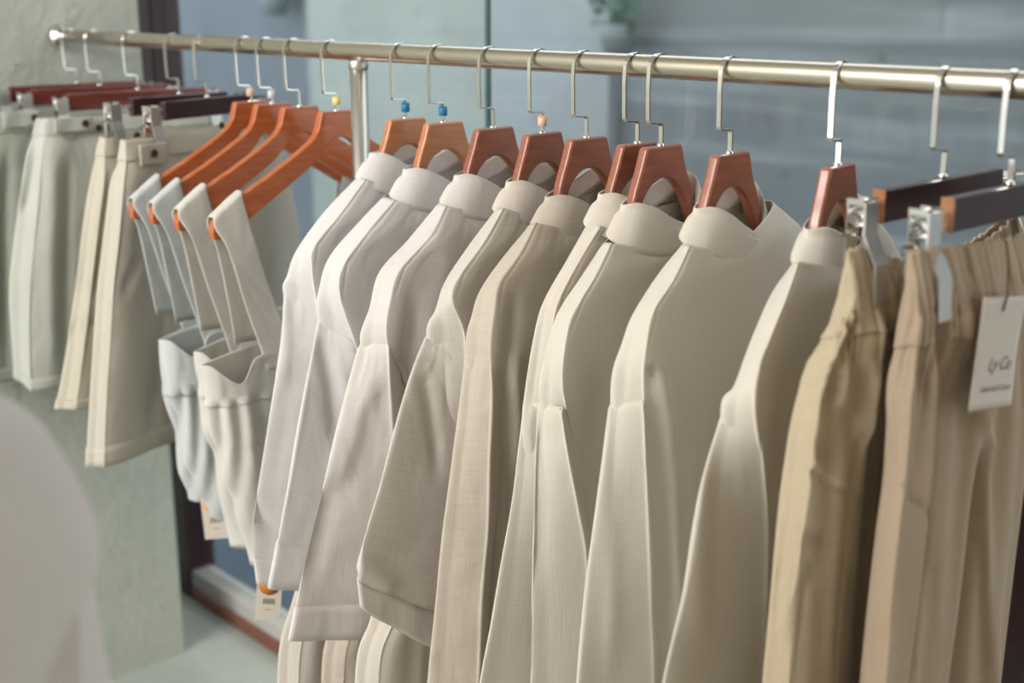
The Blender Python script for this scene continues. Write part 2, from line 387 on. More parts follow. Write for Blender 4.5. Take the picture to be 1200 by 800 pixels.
def clip_hanger(x, psi, half, wm, label, group, clip_u=.148, fo=0.):
    t = empty('trouser_hanger', (x, 0, RAIL_Z), math.radians(psi), label, 'hanger', group)
    make_hook(t)
    b = box('hanger_bar', (-.0062, U0-half, -.1195), (.0062, U0+half, -.0895), wm, t, bev=.0018)
    if half < .12 and psi == 0: box('bar_end', (-.0062, U0-half-.0012, -.1195), (.0062, U0-half, -.0895), M['bar_end'], b)
    sweep('clip_rod', [(0, U0-clip_u-.012, -.102), (0, 0, -.102), (0, U0+clip_u+.012, -.102)], .0014, M['chrome'], t, 8)
    sweep('clip_rod', [(0, U0-clip_u-.008, -.114), (0, 0, -.114), (0, U0+clip_u+.008, -.114)], .0012, M['chrome'], t, 8)
    for s in (-1, 1):
        u = U0 + s*clip_u
        c = sweep('clip', [(.0096, u, -.097), (.0105, u, -.125), (.0175+fo, u, -.150), (.0205+fo, u, -.168-fo*3)], 0, M['post'], t, flat=(.0008, .0105), ref=Vector((1, 0, .001)))
        box('clip_jaw', (-.0086, u-.010, -.152), (-.007, u+.010, -.098), M['chrome'], c, bev=.0006)
        box('clip_plate', (-.0086, u-.0105, -.0995), (.0086, u-.0085, -.094), M['chrome'], c)
        box('clip_plate', (-.0086, u+.0085, -.0995), (.0086, u+.0105, -.094), M['chrome'], c)
        sp = [(.0075*math.cos(a), u-.008+.016*i/40., -.112+.0065*math.sin(a)) for i, a in enumerate([k*.47 for k in range(41)])]
        sweep('clip_spring', sp, .0011, M['chrome'], c, 6)
        sweep('clip_lever', [(-.010, u-.013, -.128), (.0, u-.015, -.122), (.010, u-.013, -.128)], .0013, M['chrome'], c, 6)
    return t
G_C = 'clip hangers with shorts'; G_P = 'clip hangers with trousers'
clip_hanger(XI['b1'], 0, .134, M['w_red'], 'mahogany bar clip hanger closest to the plaster wall', G_C)
clip_hanger(XI['b2'], 0, .134, M['w_red'], 'mahogany bar clip hanger, second from the plaster wall', G_C)
clip_hanger(XI['b3'], 0, .134, M['w_red'], 'mahogany bar clip hanger, frontmost of the reddish bars', G_C)
clip_hanger(XI['b4'], 10, .103, M['w_dark'], 'dark brown bar clip hanger partly behind another dark bar, over the bone shorts', G_C, .140)
clip_hanger(XI['b5'], 16, .103, M['w_dark'], 'dark brown bar clip hanger beside the orange hangers, over the shorts with a button tab', G_C, .128)
clip_hanger(XI['P1'], 0, .108, M['w_dark'], 'dark bar clip hanger with a light wood end holding the sand trousers', G_P, .136, .006)
clip_hanger(XI['P2'], 0, .108, M['w_dark'], 'dark bar clip hanger at the right edge holding the taupe trousers', G_P, .146, .006)

# ------------------------------------------------------------------ shirts
def P3(x, u, v): return (x, u, v)
def shirt(key, label, m, A, B, SA, SB, wb=.022, wa=.016, hem=None, col=None, folds=(), sfolds=(), seed=1, bodyL=None, cuff=True, y0=0., z0=RAIL_Z, x0=None, open_far=True, RS=None, group='shirts in the middle of the rail', cshift=(0, 0), bulge=.006, hemdrop=0., backdrop=0.):
    t = empty('linen_shirt', (XI[key] if x0 is None else x0, y0, z0), math.radians(YAW.get(key, 0)) if x0 is None else 0, label, 'shirt', group)
    RS = RS or [(.074, -.160), (.112, -.175), (.150, -.204), (.186, -.243), (.208, -.325)]
    rings = []
    for k in range(5):
        a, b = A[k], B[k]; r = RS[k]
        xa, xb = -wa, wb
        if k == 0: xa, xb = -.012, .016
        vr = r[1]; f = []
        def lerp(s, v0, v1): return v0+(v1-v0)*s
        dip = (-.020, -.014, -.006, 0, 0)[k]
        q = [(xb+bulge*(1 if k else .8)*(.5 if s < .1 else 1), lerp(s, b[1], r[0]-.012), lerp(s, b[2], vr)+dip*math.sin(PI*s)) for s in (.09, .3, .6, .85)]
        bk = [(xa-.004, lerp(s, a[1], r[0]), lerp(s, a[2], vr)+(.012 if k == 0 else 0)*math.sin(PI*s)) for s in (.8, .5, .2)]
        rings.append([(xa, a[1], a[2]), ((xa+xb)/2-.001, (a[1]+b[1])/2-.0025, (a[2]+b[2])/2+.001), (xa*.12+xb*.88, a[1]*.12+b[1]*.88, a[2]*.12+b[2]*.88), (xb, b[1], b[2])] + q + [(xb*.7, r[0]-.003, vr), (-.004, r[0]+.004, vr+.002)] + bk)
    bl = bodyL or [(-.160, -.40), (-.142, -.50), (-.130, -.65), (-.124, -.80), (-.122, -.94)]
    for i, (u, v) in enumerate(bl):
        g = i*.003; xa, xb = -wa, wb*(.62 if i else .8)
        q = [(xb+(bulge*(.2+.8*s/.85)+g*((-1)**j)), u+.02+(.36-.02)*s, v) for j, s in enumerate((.07, .3, .6, .85))]
        bk = [(xa-.003-g*((-1)**j), u+.37*s, v) for j, s in enumerate((.8, .5, .2))]
        rr = -u+.012
        rings.append([(xa, u, v), ((xa+xb)/2, u-.006, v), (xb*.9, u+.010, v), (xb, u+.016, v)] + q + [(xb*.7, rr-.004, v), (-.004, rr, v)] + bk)
    folds = list(folds) + [([(p[1]+.0025, p[2]) for p in B[:4]], .0018, .0018, -.0009, 1)]
    body = Cloth(rings, 12, 10, folds, .0016, 24, seed)
    body.mesh('shirt_body', m, t)
    if (hem or 5) == 3:
        ext = lambda q: list(q) + [(q[-1][0], q[-1][1]*1.04, q[-1][2]-.10)]
        SA, SB = ext(SA), ext(SB)
    def sleeve(AA, BB, mir, fl, sd, hemrows, hemdrop=0., backdrop=0.):
        rg = []; n = len(AA)
        for i, (a, b) in enumerate(zip(AA, BB)):
            s = i/(n-1)
            xa, xb = a[0], b[0]
            uc = max(b[1]+.035, a[1]+.075); 
            if i == 0: uc = b[1]+.05
            dr = hemdrop*(1 if i == n-1 else .6 if i == n-2 else 0)
            lp = lambda q, o=0., d=0.: (xa+(xb-xa)*q, a[1]+(b[1]-a[1])*q-o, a[2]+(b[2]-a[2])*q-d)
            bd = backdrop*(1 if i == n-1 else .3 if i == n-2 else 0)
            pts = [(xa, a[1], a[2]), lp(.3, .002, dr*.8), lp(.6, .002, dr), lp(.9, 0, dr*.3), (xb, b[1], b[2]), (xb*.72, b[1]+.014, b[2]-.001), (xb*.3, uc-.01, b[2]-.004), (-.004, uc+.012, (a[2]+b[2])/2-bd), (xa*.9, (a[1]+uc)/2+.01, a[2]-bd)]
            if mir: pts = [(x, .012-u, v) for x, u, v in pts][::-1]
            rg.append(pts)
        c = Cloth(rg, 10, 9, fl, .0018, 30, sd)
        c.G[0] = c.G[0] - c.Nn[0]*.0025; c.normals()
        o = c.mesh('sleeve', m, t)
        if cuff: c.mesh('cuff', m, o, r0=-hemrows, off=.0013, thick=.0018)
    sleeve(SA, SB, False, sfolds, seed+5, hem or 5, hemdrop, backdrop)
    # the far sleeve hangs the same way on the window side, a little narrower
    FA = [(-.012, -.202, -.335), (-.012, -.212, -.45), (-.012, -.222, -.56), (-.012, -.228, -.66)]
    FB = [(.014, -.186, -.335), (.016, -.180, -.45), (.018, -.178, -.56), (.018, -.172, -.66)]
    sleeve(FA, FB, True, (), seed+9, 4)
    # collar
    a0 = A[0]; du, dv = (a0[1]+.076)*.35+cshift[0], a0[2]+.178+cshift[1]
    bot = [(-.004, -.081, -.177), (.020, -.068, -.190), (.027, -.025, -.203), (.027, .020, -.200), (.020, .062, -.182), (.002, .084, -.170), (-.020, .055, -.160), (-.026, 0, -.160), (-.019, -.055, -.168)]
    top = [(-.003, -.058, -.148), (.012, -.046, -.146), (.020, -.022, -.155), (.022, .010, -.172), (.021, .042, -.176), (.007, .067, -.136), (-.013, .052, -.124), (-.020, .0, -.140), (-.014, -.040, -.146)]
    if col:  top = col(top)
    sh = lambda r, f=1.: [(x, u+du*max(0, min(1, .5-u/.15)), v+dv*max(0, min(1, .5-u/.15))) for x, u, v in r]
    bot, top = sh(bot), sh(top)
    inn = [(x*.72, u*.93, v-.022) for x, u, v in top]
    mid = [tuple((p*.45+q*.55)*(1.03 if i == 0 else 1) for i, (p, q) in enumerate(zip(a, b))) for a, b in zip(bot, top)]
    mid = [(x*1.02, u*1.01, v+.001) for x, u, v in mid]
    edge = [(x*.98, u*.985, v+.0035) for x, u, v in top]
    c = Cloth([inn, [(x*.93, u*.97, v-.001) for x, u, v in top], edge, [(x*1.04, u*1.03, v-.004) for x, u, v in top], mid, bot], 8, 4, (), .0012, 40, seed+2)
    c.mesh('collar', m, t, thick=.0014)
    return t
def off(l, du=0, dv=0, x=None): return [(p[0] if x is None else x, p[1]+du, p[2]+dv) for p in l]

# S1
shirt('S1', 'white shirt beside the strap dresses, leftmost of the row of shirts', M['s_white'],
  [(-0.016,-0.071,-0.164),(-0.016,-0.125,-0.208),(-0.016,-0.169,-0.253),(-0.016,-0.185,-0.284),(-0.016,-0.193,-0.310)], [(0.022,-0.076,-0.163),(0.022,-0.121,-0.202),(0.022,-0.165,-0.241),(0.022,-0.171,-0.269),(0.022,-0.165,-0.320)],
  [(-0.016,-0.191,-0.300),(-0.016,-0.201,-0.374),(-0.016,-0.223,-0.465),(-0.016,-0.246,-0.558),(-0.016,-0.263,-0.635),(-0.016,-0.258,-0.709)], [(0.022,-0.165,-0.316),(0.022,-0.155,-0.399),(0.022,-0.152,-0.472),(0.022,-0.168,-0.568),(0.022,-0.178,-0.667),(0.022,-0.187,-0.735)], bodyL=[(-.165, -.40), (-.152, -.50), (-.148, -.58), (-.146, -.64), (-.146, -.69)], seed=11, hem=6,
  sfolds=[([(0.020,-0.276,-0.576),(0.020,-0.246,-0.628),(0.020,-0.213,-0.657)], .010, .006, -.006), ([(0.020,-0.202,-0.303),(0.020,-0.196,-0.367),(0.020,-0.209,-0.436)], .012, .012, .004)])
# S2
shirt('S2', 'white shirt with a bright pressed sleeve edge, second from the left of the row', M['s_white'],
  [(-0.016,-0.085,-0.180),(-0.016,-0.135,-0.217),(-0.016,-0.172,-0.249),(-0.016,-0.187,-0.280),(-0.016,-0.195,-0.324)], [(0.022,-0.091,-0.182),(0.022,-0.139,-0.216),(0.022,-0.177,-0.253),(0.022,-0.185,-0.291),(0.022,-0.161,-0.363)],
  [(-0.016,-0.192,-0.320),(-0.016,-0.212,-0.390),(-0.016,-0.230,-0.456),(-0.016,-0.253,-0.545),(-0.016,-0.290,-0.677)], [(0.022,-0.166,-0.356),(0.022,-0.136,-0.444),(0.022,-0.131,-0.530),(0.022,-0.142,-0.613),(0.022,-0.160,-0.722)], bodyL=[(-.165, -.40), (-.152, -.50), (-.148, -.58), (-.146, -.64), (-.146, -.69)], seed=12, hem=5,
  sfolds=[([(0.000,-0.198,-0.321),(0.000,-0.219,-0.385),(0.000,-0.234,-0.451),(0.000,-0.255,-0.528),(0.000,-0.272,-0.595)], .006, .004, .004), ([(0.020,-0.200,-0.333),(0.020,-0.184,-0.351),(0.020,-0.163,-0.371)], .004, .004, .0035, 1), ([(0.020,-0.197,-0.351),(0.020,-0.191,-0.410),(0.020,-0.187,-0.493)], .012, .008, -.006)])
# S3
shirt('S3', 'off-white shirt whose turned sleeve hem hangs lowest at the left', M['s_white2'],
  [(-0.016,-0.076,-0.178),(-0.016,-0.122,-0.219),(-0.016,-0.168,-0.254),(-0.016,-0.184,-0.297),(-0.016,-0.201,-0.340)], [(0.022,-0.088,-0.177),(0.022,-0.116,-0.209),(0.022,-0.164,-0.245),(0.022,-0.179,-0.275),(0.022,-0.187,-0.333)],
  [(-0.016,-0.202,-0.338),(-0.016,-0.233,-0.420),(-0.016,-0.262,-0.502),(-0.016,-0.297,-0.606),(-0.016,-0.325,-0.702)], [(0.022,-0.187,-0.335),(0.022,-0.185,-0.399),(0.022,-0.179,-0.513),(0.022,-0.166,-0.623),(0.022,-0.158,-0.745)], bodyL=[(-.165, -.40), (-.152, -.50), (-.148, -.58), (-.146, -.64), (-.146, -.69)], seed=13, hem=5, backdrop=.022,
  sfolds=[([(0.020,-0.259,-0.538),(0.020,-0.223,-0.435),(0.020,-0.202,-0.374)], .02, .01, .005), ([(0.020,-0.296,-0.640),(0.020,-0.266,-0.536),(0.020,-0.239,-0.498)], .016, .012, -.005)],
  folds=[([(0.020,-0.152,-0.274),(0.020,-0.160,-0.360),(0.020,-0.158,-0.473),(0.020,-0.147,-0.617)], .016, .010, -.010), ([(0.020,-0.123,-0.171),(0.020,-0.097,-0.239),(0.020,-0.120,-0.346),(0.020,-0.122,-0.459)], .03, .02, .004)])
# S4
shirt('S4', 'pale ecru shirt with a rounded wide sleeve hem, in front of the lowest turned sleeve', M['s_ecru'],
  [(-0.016,-0.062,-0.177),(-0.016,-0.106,-0.218),(-0.016,-0.143,-0.255),(-0.016,-0.158,-0.286),(-0.016,-0.176,-0.314)], [(0.022,-0.078,-0.170),(0.022,-0.117,-0.206),(0.022,-0.155,-0.239),(0.022,-0.168,-0.265),(0.022,-0.147,-0.316)],
  [(-0.016,-0.176,-0.312),(-0.016,-0.199,-0.350),(-0.016,-0.223,-0.402),(-0.016,-0.252,-0.475),(-0.016,-0.290,-0.567),(-0.016,-0.289,-0.624)], [(0.022,-0.147,-0.323),(0.022,-0.127,-0.378),(0.022,-0.113,-0.459),(0.022,-0.108,-0.551),(0.022,-0.115,-0.666),(0.022,-0.131,-0.744)], seed=14, hem=7, hemdrop=.016,
  sfolds=[([(0.020,-0.190,-0.355),(0.020,-0.183,-0.420),(0.020,-0.178,-0.486)], .006, .010, -.004), ([(0.020,-0.315,-0.555),(0.020,-0.277,-0.587),(0.020,-0.245,-0.620)], .012, .012, .006), ([(0.020,-0.210,-0.302),(0.020,-0.177,-0.328),(0.020,-0.149,-0.353)], .004, .004, .002, 1)])
# S5
shirt('S5', 'oatmeal linen shirt, the darkest beige of the shirts', M['s_oat'],
  [(-0.016,-0.078,-0.188),(-0.016,-0.112,-0.218),(-0.016,-0.147,-0.253),(-0.016,-0.160,-0.280),(-0.016,-0.170,-0.316)], [(0.022,-0.092,-0.177),(0.022,-0.120,-0.206),(0.022,-0.152,-0.236),(0.022,-0.160,-0.265),(0.022,-0.166,-0.324)],
  [(-0.016,-0.170,-0.313),(-0.016,-0.181,-0.381),(-0.016,-0.195,-0.451),(-0.016,-0.211,-0.533),(-0.016,-0.226,-0.639),(-0.016,-0.239,-0.736)], [(0.022,-0.168,-0.319),(0.022,-0.166,-0.375),(0.022,-0.170,-0.447),(0.022,-0.173,-0.532),(0.022,-0.183,-0.617),(0.022,-0.190,-0.740)], seed=15, hem=3,
  bodyL=[(-.163, -.40), (-.150, -.50), (-.155, -.65), (-.165, -.80), (-.17, -.94)],
  folds=[([(0.020,-0.145,-0.308),(0.020,-0.129,-0.394),(0.020,-0.126,-0.481)], .012, .008, .007), ([(0.020,-0.137,-0.249),(0.020,-0.143,-0.309),(0.020,-0.151,-0.379),(0.020,-0.162,-0.514)], .010, .010, -.010)],
  sfolds=[([(0.020,-0.171,-0.244),(0.020,-0.187,-0.290),(0.020,-0.197,-0.328)], .006, .006, .003)])
# S6
shirt('S6', 'cream shirt mostly hidden, between the oatmeal shirt and the next cream one', M['s_cream'],
  [(-0.012,-0.061,-0.175),(-0.012,-0.094,-0.211),(-0.012,-0.128,-0.250),(-0.012,-0.142,-0.281),(-0.012,-0.158,-0.351)], [(0.012,-0.069,-0.173),(0.012,-0.096,-0.207),(0.012,-0.125,-0.243),(0.012,-0.138,-0.275),(0.012,-0.150,-0.352)],
  [(-0.012,-0.159,-0.362),(-0.012,-0.167,-0.415),(-0.012,-0.177,-0.474),(-0.012,-0.193,-0.543),(-0.012,-0.211,-0.623),(-0.012,-0.231,-0.703)], [(0.012,-0.153,-0.361),(0.012,-0.150,-0.413),(0.012,-0.149,-0.475),(0.012,-0.145,-0.550),(0.012,-0.147,-0.636),(0.012,-0.158,-0.722)], wb=.012, wa=.010, seed=16, hem=3, bulge=.002,
  sfolds=[([(0.010,-0.185,-0.363),(0.010,-0.172,-0.368),(0.010,-0.156,-0.365)], .005, .005, .004, 1)])
# S7
shirt('S7', 'cream shirt in the close pair, its collar wide and dipping', M['s_cream'],
  [(-0.014,-0.073,-0.192),(-0.014,-0.105,-0.223),(-0.014,-0.134,-0.250),(-0.014,-0.150,-0.276),(-0.014,-0.170,-0.336)], [(0.022,-0.090,-0.185),(0.022,-0.119,-0.215),(0.022,-0.142,-0.240),(0.022,-0.160,-0.268),(0.022,-0.167,-0.328)],
  [(-0.014,-0.171,-0.355),(-0.014,-0.175,-0.424),(-0.014,-0.176,-0.485),(-0.014,-0.179,-0.589),(-0.014,-0.181,-0.708)], [(0.022,-0.171,-0.356),(0.022,-0.157,-0.419),(0.022,-0.140,-0.484),(0.022,-0.125,-0.552),(0.022,-0.112,-0.720)], wa=.012, seed=17, hem=3, cshift=(.004, .008),
  folds=[([(0.020,-0.114,-0.310),(0.020,-0.117,-0.409),(0.020,-0.123,-0.510),(0.020,-0.128,-0.704)], .02, .02, -.006), ([(0.020,-0.126,-0.407),(0.020,-0.084,-0.413),(0.020,-0.055,-0.412)], .004, .004, .0015, 1)],
  sfolds=[([(0.020,-0.177,-0.375),(0.020,-0.179,-0.434),(0.020,-0.177,-0.577)], .010, .008, -.004)])
# S8
shirt('S8', 'cream shirt with an open pointed collar and a clear gap before the next hanger', M['s_cream'],
  [(-0.016,-0.056,-0.179),(-0.016,-0.097,-0.210),(-0.016,-0.135,-0.243),(-0.016,-0.151,-0.270),(-0.016,-0.168,-0.312)], [(0.022,-0.084,-0.175),(0.022,-0.116,-0.202),(0.022,-0.148,-0.229),(0.022,-0.159,-0.261),(0.022,-0.162,-0.305)],
  [(-0.016,-0.172,-0.330),(-0.016,-0.182,-0.392),(-0.016,-0.192,-0.447),(-0.016,-0.204,-0.521),(-0.016,-0.218,-0.646)], [(0.022,-0.164,-0.323),(0.022,-0.156,-0.390),(0.022,-0.147,-0.469),(0.022,-0.139,-0.551),(0.022,-0.128,-0.669)], seed=18, hem=3, cshift=(.002, .004),
  folds=[([(0.020,-0.153,-0.285),(0.020,-0.131,-0.340),(0.020,-0.112,-0.422),(0.020,-0.096,-0.567),(0.020,-0.087,-0.676)], .012, .010, .010), ([(0.020,-0.160,-0.290),(0.020,-0.148,-0.300)], .006, .006, -.006), ([(0.020,-0.004,-0.361),(0.020,-0.060,-0.382),(0.020,-0.114,-0.392)], .004, .004, -.0022, 1), ([(0.020,-0.066,-0.390),(0.020,-0.060,-0.497),(0.020,-0.048,-0.693)], .003, .012, .004), ([(0.020,-0.033,-0.399),(0.020,-0.033,-0.537),(0.020,-0.030,-0.700)], .016, .012, -.006)],
  sfolds=[([(0.020,-0.189,-0.336),(0.020,-0.185,-0.439),(0.020,-0.182,-0.637)], .012, .012, .003)],
  RS=[(.082, -.150), (.112, -.168), (.145, -.190), (.182, -.228), (.208, -.325)],
  col=lambda t: [t[0], t[1], (.021, -.026, -.154), (.024, .004, -.170), (.022, .044, -.183), (.006, .070, -.150), (-.010, .058, -.124), (-.020, .0, -.138), t[8]])
# S9
shirt('S9', 'cream shirt last in the row, directly behind the sand trousers', M['s_cream'],
  [(-0.016,-0.055,-0.180),(-0.016,-0.095,-0.204),(-0.016,-0.136,-0.243),(-0.016,-0.164,-0.279),(-0.016,-0.189,-0.298)], [(0.022,-0.107,-0.166),(0.022,-0.141,-0.191),(0.022,-0.169,-0.223),(0.022,-0.190,-0.249),(0.022,-0.192,-0.294)],
  [(-0.016,-0.180,-0.288),(-0.016,-0.215,-0.341),(-0.016,-0.232,-0.386),(-0.016,-0.251,-0.465),(-0.016,-0.283,-0.548)], [(0.022,-0.191,-0.285),(0.022,-0.169,-0.354),(0.022,-0.153,-0.421),(0.022,-0.148,-0.494),(0.022,-0.143,-0.600)], seed=19, hem=3,
  sfolds=[([(0.020,-0.233,-0.311),(0.020,-0.233,-0.393),(0.020,-0.237,-0.530)], .016, .016, .004)],
  folds=[([(0.020,-0.145,-0.252),(0.020,-0.146,-0.319),(0.020,-0.131,-0.410)], .016, .014, -.006)],
  RS=[(.082, -.150), (.112, -.168), (.145, -.190), (.182, -.228), (.208, -.325)])

# ------------------------------------------------------------------ trousers and shorts
def bottoms(name, key, psi, label, cat, m, A, B, right, waist_rows, crotch, hem, folds=(), seed=1, wb=.02, wa=.016, gath=0., group=None, elastic=True, mid=0., x0=None, sag=0., gap=.008):
    """a waist, a seat and two legs sewn as one tube whose front and back meet between the legs"""
    t = empty(name, (XI[key] if x0 is None else x0, 0, RAIL_Z), math.radians(psi), label, cat, group)
    A, B = list(A), list(B); right = list(right)
    if not hem:
        for q in (A, B): q.append((q[-1][0], q[-1][1]*1.03, q[-1][2]-.22))
    while len(right) < len(A): right.append(right[-1]+.006)
    rings = []
    for i, (a, b) in enumerate(zip(A, B)):
        f = (.42, .75, 1)[min(i, 2)]; amp = gath*min(1, max(0, i-waist_rows+1))
        u0, u1 = b[1], right[i]; xb = wb*f; xa = -wa*f; v = a[2]
        fr = [(xb+.004*f+amp*((-1)**j), u0+(u1-u0)*s, b[2]) for j, s in enumerate((.06, .2, .4, .6, .8) if not elastic else (.12, .27, .45, .63, .82))]
        bk = [(xa-.003*f-amp*((-1)**j), a[1]+(u1-a[1])*s, v) for j, s in enumerate((.8, .6, .4, .2))]
        rings.append([(xa, a[1], v), ((xa+xb)/2, (a[1]+b[1])/2-.003, (v+b[2])/2), (xb*.9, b[1]*.85+a[1]*.15, b[2]), (xb, b[1], b[2])] + fr + [(xb*.6, u1+.004, b[2]), (xa*.6, u1+.006, v)] + bk)
    def gf(G, Nn):
        k = np.arange(G.shape[0])/10.
        leg = np.clip((k-crotch)/.8, 0, 1)[:, None]
        G = G.copy(); gp = gap*np.clip(k-crotch-.5, 0, 9)[:, None]; dd = np.maximum(np.abs(G[..., 1]-mid)-gp, 0); w = np.exp(-(dd/.012)**2)*leg
        G[..., 0] = G[..., 0]*(1-.94*w)
        if sag:
            q = np.clip((G[..., 1]+.14)/.29, 0, 1); G[..., 2] -= (sag*np.sin(PI*q)**.8)*np.clip(1.4-k/waist_rows, 0, 1)[:, None]
        if not elastic: return G
        mod = .55+.45*np.sin(G[..., 1]*131+seed*1.7)*np.sin(G[..., 1]*47+seed)
        G[..., 2] += .0016*np.sin(G[..., 1]*410+seed)*np.clip(1-k*.8, 0, 1)[:, None]
        amp = np.interp(k, [0, waist_rows*.5, waist_rows-.2, waist_rows+.4, waist_rows+1.6], [.0024, .0030, .0036, .0034, 0])
        pl = np.interp(k, [0, waist_rows-.3, waist_rows+.8, waist_rows+3.2, 9], [0, .0005, .0045, .0022, .0012])
        front = np.clip(Nn[..., 0]*1.5, 0, 1)
        G = G + Nn*(front*pl[:, None]*np.sin(G[..., 1]*175+seed+1.2*np.sin(G[..., 2]*9)+G[..., 2]*14))[..., None]
        Nn = Nn*mod[..., None]
        ph = G[..., 1]*640 + 3.2*np.sin(G[..., 1]*190+seed) + 2.6*np.sin(G[..., 1]*57+seed) + 1.2*np.sin(G[..., 2]*40)
        return G + Nn*(amp[:, None]*np.sin(ph))[..., None]
    c = Cloth(rings, 30 if elastic else 14, 10, folds, .0016, 26, seed, gather=gf)
    r1 = waist_rows*10
    drop = lambda i, p, q: abs((p[1]+q[1])/2-mid) < gap*max(0, i/10.-crotch-.5) - .001
    body = c.mesh('trouser_body' if not hem else 'shorts_body', m, t, r0=r1-3, drop=drop)
    c.mesh('waistband', m, t, r0=0, r1=r1, off=.0012, thick=.002)
    if hem: c.mesh('leg_hem', m, body, r0=c.G.shape[0]-4, off=.0012, thick=.002, drop=drop)
    return t
def button(t, x, u, v, r=.0065, m=None):
    lathe('button', [(.0005, x), (r, x), (r, x+.0022), (r*.75, x+.0032), (r*.68, x+.0022), (.0005, x+.0022)], m or M['button'], t, (0, u, v), 'X', 20)
def tab(t, x, u0, u1, v0, v1, m):
    rows = [[(x+.001*math.sin(k*2.+j), u0+(u1-u0)*k/4, v0+(v1-v0)*j/2) for k in range(5)] for j in range(3)]
    return patch('waist_tab', rows, m, t, 4, 4, .0008, thick=.0022)

# sand trousers
bottoms('linen_trousers', 'P1', 0, 'sand coloured drawstring-waist trousers with a curved pocket, left of the two at the right end', 'trousers', M['s_sand'],
  [(-0.018,-0.124,-0.143),(-0.018,-0.126,-0.168),(-0.018,-0.129,-0.194),(-0.018,-0.152,-0.223),(-0.018,-0.178,-0.253),(-0.018,-0.190,-0.286),(-0.018,-0.196,-0.325),(-0.018,-0.202,-0.373),(-0.018,-0.206,-0.438),(-0.018,-0.212,-0.549)], [(0.018,-0.157,-0.135),(0.018,-0.159,-0.157),(0.018,-0.161,-0.183),(0.018,-0.178,-0.211),(0.018,-0.196,-0.242),(0.018,-0.205,-0.274),(0.018,-0.209,-0.312),(0.018,-0.214,-0.358),(0.018,-0.218,-0.422),(0.018,-0.222,-0.530)],
  [.15, .15, .152, .165, .175, .18], 3, 6, False, folds=[
    ([(0.020,-0.164,-0.184),(0.020,-0.179,-0.226),(0.020,-0.191,-0.269)], .008, .010, -.007), ([(0.020,-0.134,-0.189),(0.020,-0.131,-0.235),(0.020,-0.143,-0.272),(0.020,-0.144,-0.312)], .006, .012, .008),
    ([(0.020,-0.123,-0.193),(0.020,-0.109,-0.231),(0.020,-0.114,-0.278)], .008, .008, -.009), ([(0.020,-0.246,-0.280),(0.020,-0.233,-0.302),(0.020,-0.206,-0.326),(0.020,-0.178,-0.345),(0.020,-0.142,-0.361)], .004, .005, -.004, 1),
    ([(0.020,-0.245,-0.276),(0.020,-0.231,-0.299),(0.020,-0.204,-0.322),(0.020,-0.176,-0.342),(0.020,-0.143,-0.357)], .004, .004, .003, 1),
    ([(0.020,-0.146,-0.248),(0.020,-0.147,-0.295),(0.020,-0.155,-0.375),(0.020,-0.159,-0.458),(0.020,-0.160,-0.544)], .003, .010, -.004, 1), ([(0.020,-0.174,-0.265),(0.020,-0.183,-0.302),(0.020,-0.208,-0.312)], .016, .016, -.006),
    ([(0.020,-0.197,-0.411),(0.020,-0.222,-0.428),(0.020,-0.229,-0.484)], .012, .014, -.007), ([(0.020,-0.239,-0.382),(0.020,-0.207,-0.386),(0.020,-0.172,-0.403)], .008, .010, -.005)],
  seed=31, gath=.003, sag=.028, group='trousers at the right end of the rail')
bottoms('linen_trousers', 'P2', 0, 'taupe elastic-waist trousers at the right edge, with a paper tag hanging from the waist', 'trousers', M['s_taupe'],
  [(-0.018,-0.130,-0.135),(-0.018,-0.132,-0.164),(-0.018,-0.133,-0.192),(-0.018,-0.140,-0.220),(-0.018,-0.144,-0.257),(-0.018,-0.143,-0.297),(-0.018,-0.143,-0.337),(-0.018,-0.149,-0.384),(-0.018,-0.153,-0.449),(-0.018,-0.155,-0.543)], [(0.018,-0.169,-0.126),(0.018,-0.168,-0.153),(0.018,-0.169,-0.179),(0.018,-0.170,-0.207),(0.018,-0.172,-0.243),(0.018,-0.169,-0.281),(0.018,-0.169,-0.320),(0.018,-0.173,-0.365),(0.018,-0.175,-0.429),(0.018,-0.173,-0.521)],
  [.16, .16, .16, .15, .115, .085, .068, .064, .062, .062, .062], 3, 6, False, folds=[
    ([(0.020,-0.139,-0.184),(0.020,-0.133,-0.243),(0.020,-0.126,-0.315),(0.020,-0.124,-0.396),(0.020,-0.133,-0.527)], .006, .010, -.016, 1), ([(0.020,-0.113,-0.187),(0.020,-0.087,-0.253),(0.020,-0.041,-0.320),(0.020,0.014,-0.585)], .012, .006, .008, 1),
    ([(0.020,-0.186,-0.178),(0.020,-0.191,-0.210),(0.020,-0.194,-0.245)], .006, .008, -.006), ([(0.020,-0.204,-0.265),(0.020,-0.188,-0.303),(0.020,-0.167,-0.334)], .004, .005, -.006), ([(0.020,-0.170,-0.334),(0.020,-0.148,-0.350),(0.020,-0.136,-0.360)], .003, .004, -.003)],
  seed=37, gath=.004, sag=.008, mid=-.045, gap=.002, group='trousers at the right end of the rail')

